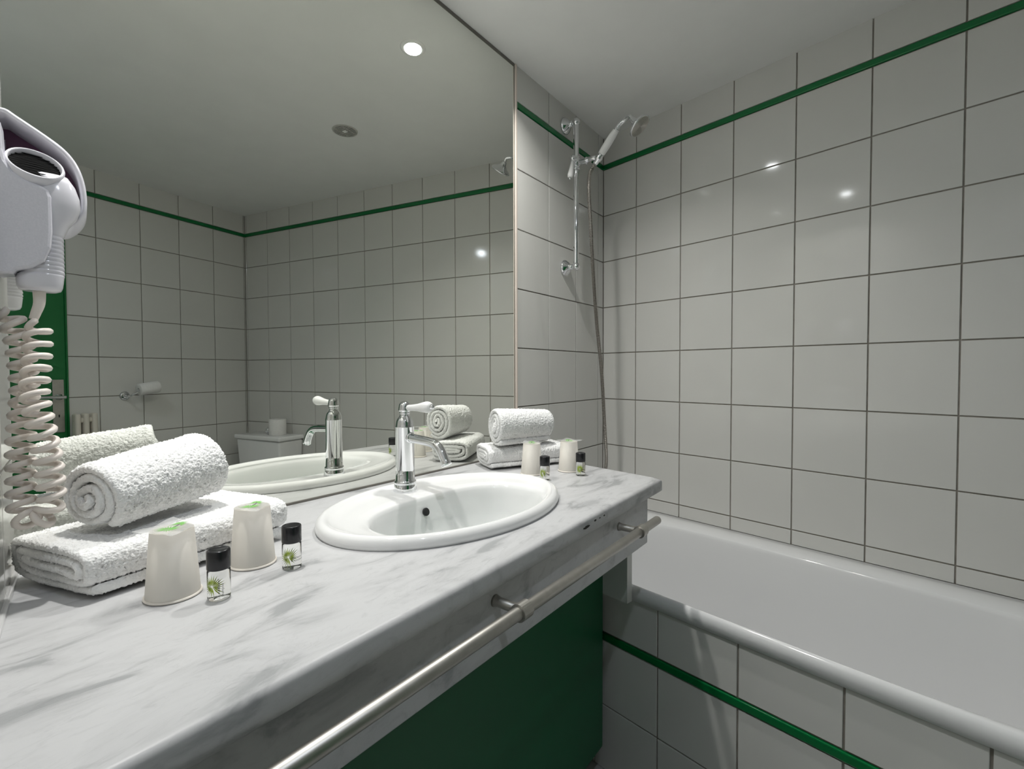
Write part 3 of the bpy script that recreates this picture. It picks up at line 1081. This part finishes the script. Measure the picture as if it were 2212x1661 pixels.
obj('switch', box_me('switch', -0.0015, 0.0015, -0.005, 0.005, -0.0008, 0.0012), GRILLE_M, hd, matrix=frame(P_left(0.0573, 0.5133, 1.316), nv, tv))
rel = crom([P_left(a, 0.50, z) for a, z in ((0.038, 1.2295), (0.0377, 1.2135), (0.0346, 1.2018), (0.032, 1.193))], 6)
obj('strain_relief', tube('strain_relief', rel, [0.0062 - 0.0018 * i / (len(rel) - 1) for i in range(len(rel))], 16), CORD_M, hd, True)


def coil(path, pitch, rad, wire, n_lead=0, ramp=0.012):
    cv = crom(path, 24)
    ln_ = [0.0]
    for a, b_ in zip(cv[:-1], cv[1:]):
        ln_.append(ln_[-1] + (b_ - a).length)
    tot = ln_[-1]
    out = []
    n = int(tot / pitch * 22)
    u = Vector(nv)
    for i in range(n + 1):
        s_ = tot * i / n
        k = min(max(np.searchsorted(ln_, s_) - 1, 0), len(cv) - 2)
        f = (s_ - ln_[k]) / max(ln_[k + 1] - ln_[k], 1e-9)
        p = cv[k].lerp(cv[k + 1], f)
        tg = (cv[min(k + 2, len(cv) - 1)] - cv[max(k - 1, 0)]).normalized()
        u = (u - tg * u.dot(tg)).normalized()
        v = tg.cross(u)
        a = 2 * math.pi * s_ / pitch
        r = rad * min(1.0, s_ / ramp, (tot - s_) / ramp + 0.05)
        out.append(p + (u * math.cos(a) + v * math.sin(a)) * r)
    return out


pa = [(0.0311, 0.50, 1.192), (0.0356, 0.505, 1.1787), (0.0348, 0.515, 1.1411), (0.0329, 0.53, 1.1024), (0.0375, 0.535, 1.0634), (0.0428, 0.53, 1.0238), (0.0448, 0.53, 0.984), (0.0445, 0.53, 0.968), (0.0375, 0.53, 0.953)]
pb = [(0.030, 0.53, 0.949), (0.0225, 0.525, 0.953), (0.0185, 0.52, 0.968), (0.0182, 0.515, 0.9957), (0.0185, 0.51, 1.035), (0.0205, 0.505, 1.0685), (0.0225, 0.497, 1.102), (0.0215, 0.495, 1.1357), (0.0185, 0.495, 1.1691), (0.0125, 0.495, 1.1907), (0.006, 0.495, 1.2035)]
wire = coil([P_left(*q) for q in pa + pb], 0.0156, 0.0108, 0.003)
obj('coiled_cord', tube('coiled_cord', wire, 0.0039, 8), CORD_M, hd, True)

# ------------------------------------------------------------------ shower
sr = thing('shower_rail', 'chrome upright shower rail with porcelain lever on the corner wall', 'shower rail', (-0.33, 0, 1.5))
BX, BY = -0.332, -0.052
obj('rail_bar', lathe('rail_bar', (BX, BY, 1.517), (0, 0, 1), [(0, 0), (0.0100, 0), (0.0104, 0.003), (0.0104, 0.545), (0.0100, 0.548), (0, 0.548)], 28), CHROME, sr, True)
for zz in (1.526, 2.066):
    fo = obj('wall_flange', lathe('wall_flange', (BX, 0.0, zz), (0, -1, 0), [(0.0, 0.0), (0.0300, 0.0), (0.0315, 0.003), (0.0308, 0.007), (0.0275, 0.012), (0.020, 0.0195), (0.0145, 0.0245), (0.0112, 0.0275), (0.0122, 0.0295), (0.0108, 0.032), (0.0098, 0.038), (0.0, 0.040)], 36), CHROME, sr, True)
    k = [(0.0155 * math.sin(math.pi * i / 14), -0.0155 * math.cos(math.pi * i / 14)) for i in range(15)]
    obj('ball_end', lathe('ball_end', (BX, BY, zz), (0, 0, 1), k, 28), CHROME, fo, True)
SZ = 1.918
sd = obj('slider', lathe('slider', (BX, BY, SZ - 0.03), (0, 0, 1), [(0.0106, 0.0), (0.0145, 0.0), (0.0155, 0.003), (0.0145, 0.008), (0.0132, 0.012), (0.0172, 0.018), (0.0192, 0.027), (0.0176, 0.037), (0.0138, 0.043), (0.0145, 0.048), (0.0106, 0.049)], 28, False, False), CHROME, sr, True)
k = [(0.013 * math.sin(math.pi * i / 12), -0.013 * math.cos(math.pi * i / 12)) for i in range(13)]
kb = Vector((BX - 0.030, BY - 0.004, SZ + 0.002))
obj('lever_ball', lathe('lever_ball', kb, (0, 0, 1), k, 24), CHROME, sd, True)
obj('lever_link', tube('lever_link', [kb, (BX, BY, SZ)], 0.008, 14), CHROME, sd, True)
lt = Vector((-0.407, -0.066, 1.816))
dl_ = (lt - kb).normalized()
LN = (lt - kb).length
obj('porcelain_lever', lathe('porcelain_lever', kb, dl_, [(0, 0.008), (0.0058, 0.009), (0.006, 0.02), (0.0078, 0.045), (0.0098, 0.068), (0.0104, 0.078), (0.009, 0.087), (0.005, 0.091), (0, 0.0915)], 24), PORC, sd, True)
obj('lever_tip', lathe('lever_tip', kb, dl_, [(0, 0.089), (0.0042, 0.09), (0.0048, 0.094), (0.0035, 0.099), (0, 0.1005)], 18), CHROME, sd, True)
hx = Vector((BX + 0.001, -0.145, 1.902))
arm = crom([(BX, BY - 0.01, SZ - 0.002), (BX, -0.082, SZ - 0.006), (BX, -0.098, SZ - 0.007)], 6)
obj('holder_arm', tube('holder_arm', arm, [0.0095 + 0.0045 * (i / (len(arm) - 1)) ** 2 for i in range(len(arm))], 20), CHROME, sd, True)
obj('holder_fork', tube('holder_fork', [(BX, -0.098, SZ - 0.007), (BX, -0.122, SZ - 0.004), (BX + 0.001, -0.143, 1.908)], [0.0125, 0.008, 0.011], 18), CHROME, sd, True)

hs = thing('hand_shower', 'chrome hand shower with white porcelain handle and metal hose', 'hand shower', (BX, -0.2, 1.95))
g0 = Vector((-0.333, -0.138, 1.897))
g1 = Vector((-0.335, -0.2275, 2.000))
dh = (g1 - g0).normalized()
obj('lower_joint', lathe('lower_joint', g0, dh, [(0, -0.012), (0.0075, -0.012), (0.0095, -0.006), (0.0105, 0.004), (0.0135, 0.008), (0.0138, 0.018), (0.0115, 0.022), (0.0128, 0.026), (0.0115, 0.030), (0, 0.030)], 28), CHROME, hs, True)
obj('handle', lathe('handle', g0, dh, [(0, 0.029), (0.011, 0.029), (0.0128, 0.033), (0.0140, 0.055), (0.0142, 0.075), (0.0135, 0.098), (0.0118, 0.115), (0.0095, 0.120), (0, 0.120)], 32), PORC, hs, True)
obj('upper_collar', lathe('upper_collar', g0, dh, [(0, 0.118), (0.0105, 0.118), (0.0115, 0.121), (0.0095, 0.124), (0.009, 0.128), (0, 0.128)], 28), CHROME, hs, True)
e0 = g0 + dh * 0.126
hc = Vector((-0.3395, -0.3085, 1.970))            # centre of the rose face
hn = Vector((0.10, -0.64, -0.72)).normalized()   # the way the rose sprays
nb = hc - hn * 0.043
npth = crom([e0, e0 + dh * 0.014, e0 + dh * 0.024 + Vector((0, -0.012, 0.002)), nb + Vector((0, 0.010, 0.012)), nb], 7)
obj('neck', tube('neck', npth, [0.0082 - 0.0015 * i / (len(npth) - 1) for i in range(len(npth))], 20), CHROME, hs, True)
rs_ = obj('rose', lathe('rose', nb, hn, [(0, -0.003), (0.0085, -0.002), (0.0095, 0.004), (0.0125, 0.014), (0.0225, 0.025), (0.0365, 0.033), (0.0405, 0.037), (0.0412, 0.0405), (0.0395, 0.0432), (0.036, 0.0425)], 48, True, False), CHROME, hs, True)
obj('rose_face', lathe('rose_face', nb, hn, [(0.0, 0.0425)] + [q for k in range(1, 10) for q in ((0.004 * k - 0.0012, 0.0425), (0.004 * k - 0.0006, 0.0437), (0.004 * k + 0.0004, 0.0437), (0.004 * k + 0.001, 0.0425))], 40, False, False), STEEL, rs_, True)
hp = [g0 - dh * 0.012, g0 - dh * 0.03, Vector((-0.348, -0.118, 1.850)), Vector((-0.362, -0.122, 1.79)), Vector((-0.354, -0.126, 1.66)), Vector((-0.3395, -0.126, 1.53)), Vector((-0.302, -0.122, 1.33)), Vector((-0.25, -0.118, 1.131)), Vector((-0.212, -0.112, 0.93)), Vector((-0.172, -0.10, 0.75)), Vector((-0.165, -0.07, 0.68)), Vector((-0.165, -0.028, 0.665))]
cvp = crom(hp, 40)
fine, rad = [], []
acc, i = 0.0, 0
ln_ = [0.0]
for a, b_ in zip(cvp[:-1], cvp[1:]):
    ln_.append(ln_[-1] + (b_ - a).length)
st = 0.0012
n = int(ln_[-1] / st)
k = 0
for q in range(n + 1):
    s_ = q * st
    while k < len(ln_) - 2 and ln_[k + 1] < s_:
        k += 1
    f = (s_ - ln_[k]) / max(ln_[k + 1] - ln_[k], 1e-9)
    fine.append(cvp[k].lerp(cvp[k + 1], min(f, 1)))
    rad.append(0.0074 if q % 4 < 2 else 0.0058)
obj('metal_hose', tube('metal_hose', fine, rad, 12), HOSE_M, hs, False)
obj('wall_outlet', lathe('wall_outlet', (-0.165, 0.0, 0.665), (0, -1, 0), [(0, 0), (0.026, 0.0), (0.026, 0.006), (0.012, 0.01), (0.0105, 0.03), (0, 0.03)], 28), CHROME, hs, True)

# ------------------------------------------------------------------ ceiling fittings


def downlight(label, x, y, watt, col, group='recessed ceiling downlights'):
    t_ = thing('ceiling_downlight', label, 'downlight', (x, y, CEIL), group)
    obj('trim_ring', lathe('trim_ring', (x, y, CEIL), (0, 0, -1), [(0.026, -0.002), (0.0265, 0.003), (0.030, 0.0052), (0.036, 0.0045), (0.0395, 0.0015), (0.0398, 0.0)], 40, False, False), PAINT, t_, True)
    obj('bulb_lens', lathe('bulb_lens', (x, y, CEIL), (0, 0, -1), [(0.0, 0.0042), (0.012, 0.004), (0.0262, 0.002)], 32, False, False), GLOW, t_, True)
    ld_ = bpy.data.lights.new('lamp_light', 'AREA')
    ld_.shape = 'DISK'
    ld_.size = 0.05
    ld_.energy = watt
    ld_.color = col
    ld_.spread = math.radians(LAMP_SPREAD if watt == LAMP_W else 170)
    lo_ = bpy.data.objects.new('lamp_light', ld_)
    C.objects.link(lo_)
    lo_.matrix_world = Matrix.Translation((x, y, CEIL - 0.008))
    lo_.parent = t_
    lo_.matrix_parent_inverse = t_.matrix_world.inverted()
    return t_


downlight('glowing recessed downlight above the basin, seen in the mirror', -0.909, -0.205, LAMP_W, LAMP_COL)
downlight('recessed downlight above the left towels, glinting on the bath wall', -1.63, -0.205, LAMP_W, LAMP_COL)
downlight('recessed downlight near the door, out of frame above the camera', -1.80, -1.15, LAMP3_W, LAMP3_COL)

vt = thing('ceiling_vent', 'small round ceiling vent grille, seen in the mirror', 'vent', (-0.729, -0.834, CEIL))
vo_ = Vector((-0.729, -0.834, CEIL))
obj('vent_void', lathe('vent_void', vo_, (0, 0, -1), [(0.0, 0.001), (0.047, 0.001)], 32, False, False), VENT_D, vt)
obj('vent_ring', lathe('vent_ring', vo_, (0, 0, -1), [(0.046, 0.0005), (0.0465, 0.004), (0.0505, 0.004), (0.052, 0.0005)], 40, False, False), VENT_M, vt, True)
fr_ = Matrix((tv, nv, Zv)).transposed().to_4x4()
fr_.translation = vo_
for i in range(-5, 6):
    hl = math.sqrt(max(0.047 ** 2 - (i * 0.0085) ** 2, 1e-8))
    obj('vent_slat', box_me('vent_slat', -hl, hl, i * 0.0085 - 0.0016, i * 0.0085 + 0.0016, -0.004, -0.0005), VENT_M, vt, matrix=fr_)
for i in (-1, 1):
    obj('vent_rib', box_me('vent_rib', i * 0.02 - 0.0015, i * 0.02 + 0.0015, -0.042, 0.042, -0.0045, -0.0005), VENT_M, vt, matrix=fr_)
obj('vent_boss', box_me('vent_boss', -0.009, 0.009, -0.009, 0.009, -0.0055, -0.0005, 0.001, 1), PAINT, vt, matrix=fr_)

# ------------------------------------------------------------------ things on the door wall (seen in the mirror)
dr = thing('door_1', 'dark green bathroom door, seen in the mirror', 'door', fpt((D0 + D1) / 2, 0, 0), kind='structure')
fm = frame(c_fr, u_f, n_f)
obj('door_leaf', box_me('door_leaf', D0 + 0.003, D1 - 0.003, 0.006, DH - 0.004, -0.003, 0.002, 0.001, 1), DOORG, dr, matrix=fm)
obj('latch_plate', box_me('latch_plate', 0.9535, 0.9975, 0.843, 1.095, 0.002, 0.0065, 0.0015, 2), STEEL, dr, matrix=fm)
kh = obj('keyhole', box_me('keyhole', 0.972, 0.977, 0.915, 0.928, 0.0065, 0.0068), DARKHOLE, dr, matrix=fm)
hp_ = fpt(0.9755, 1.012, 0.0065)
hdl = obj('door_handle', lathe('door_handle', hp_, n_f, [(0, 0), (0.015, 0), (0.015, 0.006), (0.008, 0.009), (0.008, 0.042), (0, 0.044)], 24), CHROME, dr, True)
lv_ = crom([hp_ + n_f * 0.04 - u_f * 0.012, hp_ + n_f * 0.045 + u_f * 0.02, hp_ + n_f * 0.045 + u_f * 0.07 + Zv * 0.002, hp_ + n_f * 0.042 + u_f * 0.115], 6)
obj('handle_lever', tube('handle_lever', lv_, 0.007, 14), CHROME, hdl, True)
obj('door_frame', box_me('door_frame', D0 - 0.004, D0 + 0.003, 0.0, DH, -0.003, 0.008), DOORG, dr, matrix=fm)

rd_ = thing('radiator', 'narrow cream column radiator beside the door, seen in the mirror', 'radiator', fpt(0.89, 0.12, 0.06))
for i in range(3):
    a = 0.860 + i * 0.034
    col = obj('radiator_column', box_me('radiator_column', a - 0.0115, a + 0.0115, 0.16, 0.93, 0.03, 0.075, 0.009, 3), RAD_M, rd_, True, matrix=fm)
obj('bottom_pipe', box_me('bottom_pipe', 0.845, 0.94, 0.18, 0.205, 0.04, 0.065, 0.008, 2), RAD_M, rd_, True, matrix=fm)
obj('top_pipe', box_me('top_pipe', 0.845, 0.94, 0.885, 0.91, 0.04, 0.065, 0.008, 2), RAD_M, rd_, True, matrix=fm)
obj('wall_bracket', box_me('wall_bracket', 0.875, 0.90, 0.86, 0.88, 0.0, 0.045), RAD_M, rd_, matrix=fm)

ph_ = thing('toilet_paper_holder', 'chrome toilet paper holder on the door wall, seen in the mirror', 'paper holder', fpt(0.70, 1.005, 0.0))
hb = fpt(0.70, 1.005, 0.0)
obj('holder_plate', lathe('holder_plate', hb, n_f, [(0, 0), (0.024, 0), (0.024, 0.004), (0.018, 0.009), (0.008, 0.012), (0, 0.012)], 28), CHROME, ph_, True)
ar = crom([hb + n_f * 0.008, hb + n_f * 0.05, hb + n_f * 0.07 + Zv * 0.008 - u_f * 0.008, hb + n_f * 0.075 + Zv * 0.035 - u_f * 0.06, hb + n_f * 0.076 + Zv * 0.048 - u_f * 0.12], 8)
obj('holder_arm', tube('holder_arm', ar, 0.005, 12), CHROME, ph_, True)
pa0 = hb + n_f * 0.0745 + Zv * 0.032 - u_f * 0.03
pax = (-u_f + Zv * 0.16).normalized()
pr_ = obj('toilet_roll', lathe('toilet_roll', pa0, pax, [(0.009, 0.0), (0.030, 0.0), (0.0315, 0.002), (0.0315, 0.094), (0.030, 0.096), (0.009, 0.096), (0.009, 0.0)], 36, False, False), PAPER, None, True)
tag(pr_, 'small toilet roll hanging on the door wall holder, seen in the mirror', 'toilet roll')

# toilet in the corner by the door
tl = thing('toilet', 'white toilet with cistern in the corner, seen in the mirror', 'toilet', P_tub(0.3, 2.05, 0.0))


def tb(name, d0, d1, s0, s1, z0, z1, bev, parent, mat=CERAMIC, top=None):
    me = box_me(name, s0, s1, z0, z1, d0, d1, bev, 4)
    if top:
        for v in me.vertices:
            f = (v.co.y - z0) / (z1 - z0)
            k = top + (1 - top) * f
            v.co.x = (s0 + s1) / 2 + (v.co.x - (s0 + s1) / 2) * k
            v.co.z = d0 + (v.co.z - d0) * k
    return obj(name, me, mat, parent, True, matrix=frame(c_br, u_r, n_r))


tb('cistern', 0.003, 0.175, 1.868, 2.250, 0.40, 0.722, 0.014, tl, CERAMIC, 0.9)
lid = tb('cistern_lid', 0.002, 0.183, 1.858, 2.260, 0.722, 0.748, 0.008, tl)
kb_ = P_tub(0.085, 2.075, 0.748)
k = [(0.006, 0.0), (0.006, 0.008)] + [(0.0185 * math.sin(math.pi * (i + 2) / 14), 0.024 - 0.0185 * math.cos(math.pi * (i + 2) / 14)) for i in range(13)]
obj('flush_knob', lathe('flush_knob', kb_, (0, 0, 1), k, 28, True, True), CHROME, lid, True)
rings = []
for z, cx_, rx_, ry_ in ((0.0, 0.33, 0.15, 0.11), (0.03, 0.33, 0.15, 0.11), (0.15, 0.34, 0.16, 0.11), (0.28, 0.38, 0.22, 0.16), (0.37, 0.40, 0.245, 0.185), (0.395, 0.40, 0.25, 0.19), (0.40, 0.40, 0.235, 0.175), (0.385, 0.40, 0.2, 0.14), (0.30, 0.40, 0.15, 0.10), (0.25, 0.40, 0.05, 0.04)):
    rings.append([P_tub(cx_ + rx_ * math.cos(a), 2.06 + ry_ * math.sin(a), z) for a in [2 * math.pi * i / 40 for i in range(40)]])
obj('bowl', rings_me('bowl', rings, True, True, True), CERAMIC, tl, True)
rings = []
for z, k in ((0.402, 0.99), (0.412, 1.0), (0.424, 0.985), (0.428, 0.95)):
    rings.append([P_tub(0.41 + 0.24 * k * math.cos(a), 2.06 + 0.185 * k * math.sin(a), z) for a in [2 * math.pi * i / 40 for i in range(40)]])
obj('seat_lid', rings_me('seat_lid', rings, True, True, True), PORC, tl, True)
sp_ = obj('toilet_roll', lathe('toilet_roll', P_tub(0.09, 1.985, 0.7485), (0, 0, 1), [(0.02, 0.0), (0.0475, 0.0), (0.049, 0.002), (0.049, 0.093), (0.0475, 0.095), (0.02, 0.095), (0.02, 0.0)], 40, False, False), PAPER, None, True)
tag(sp_, 'full spare toilet roll standing on the cistern, seen in the mirror', 'toilet roll')
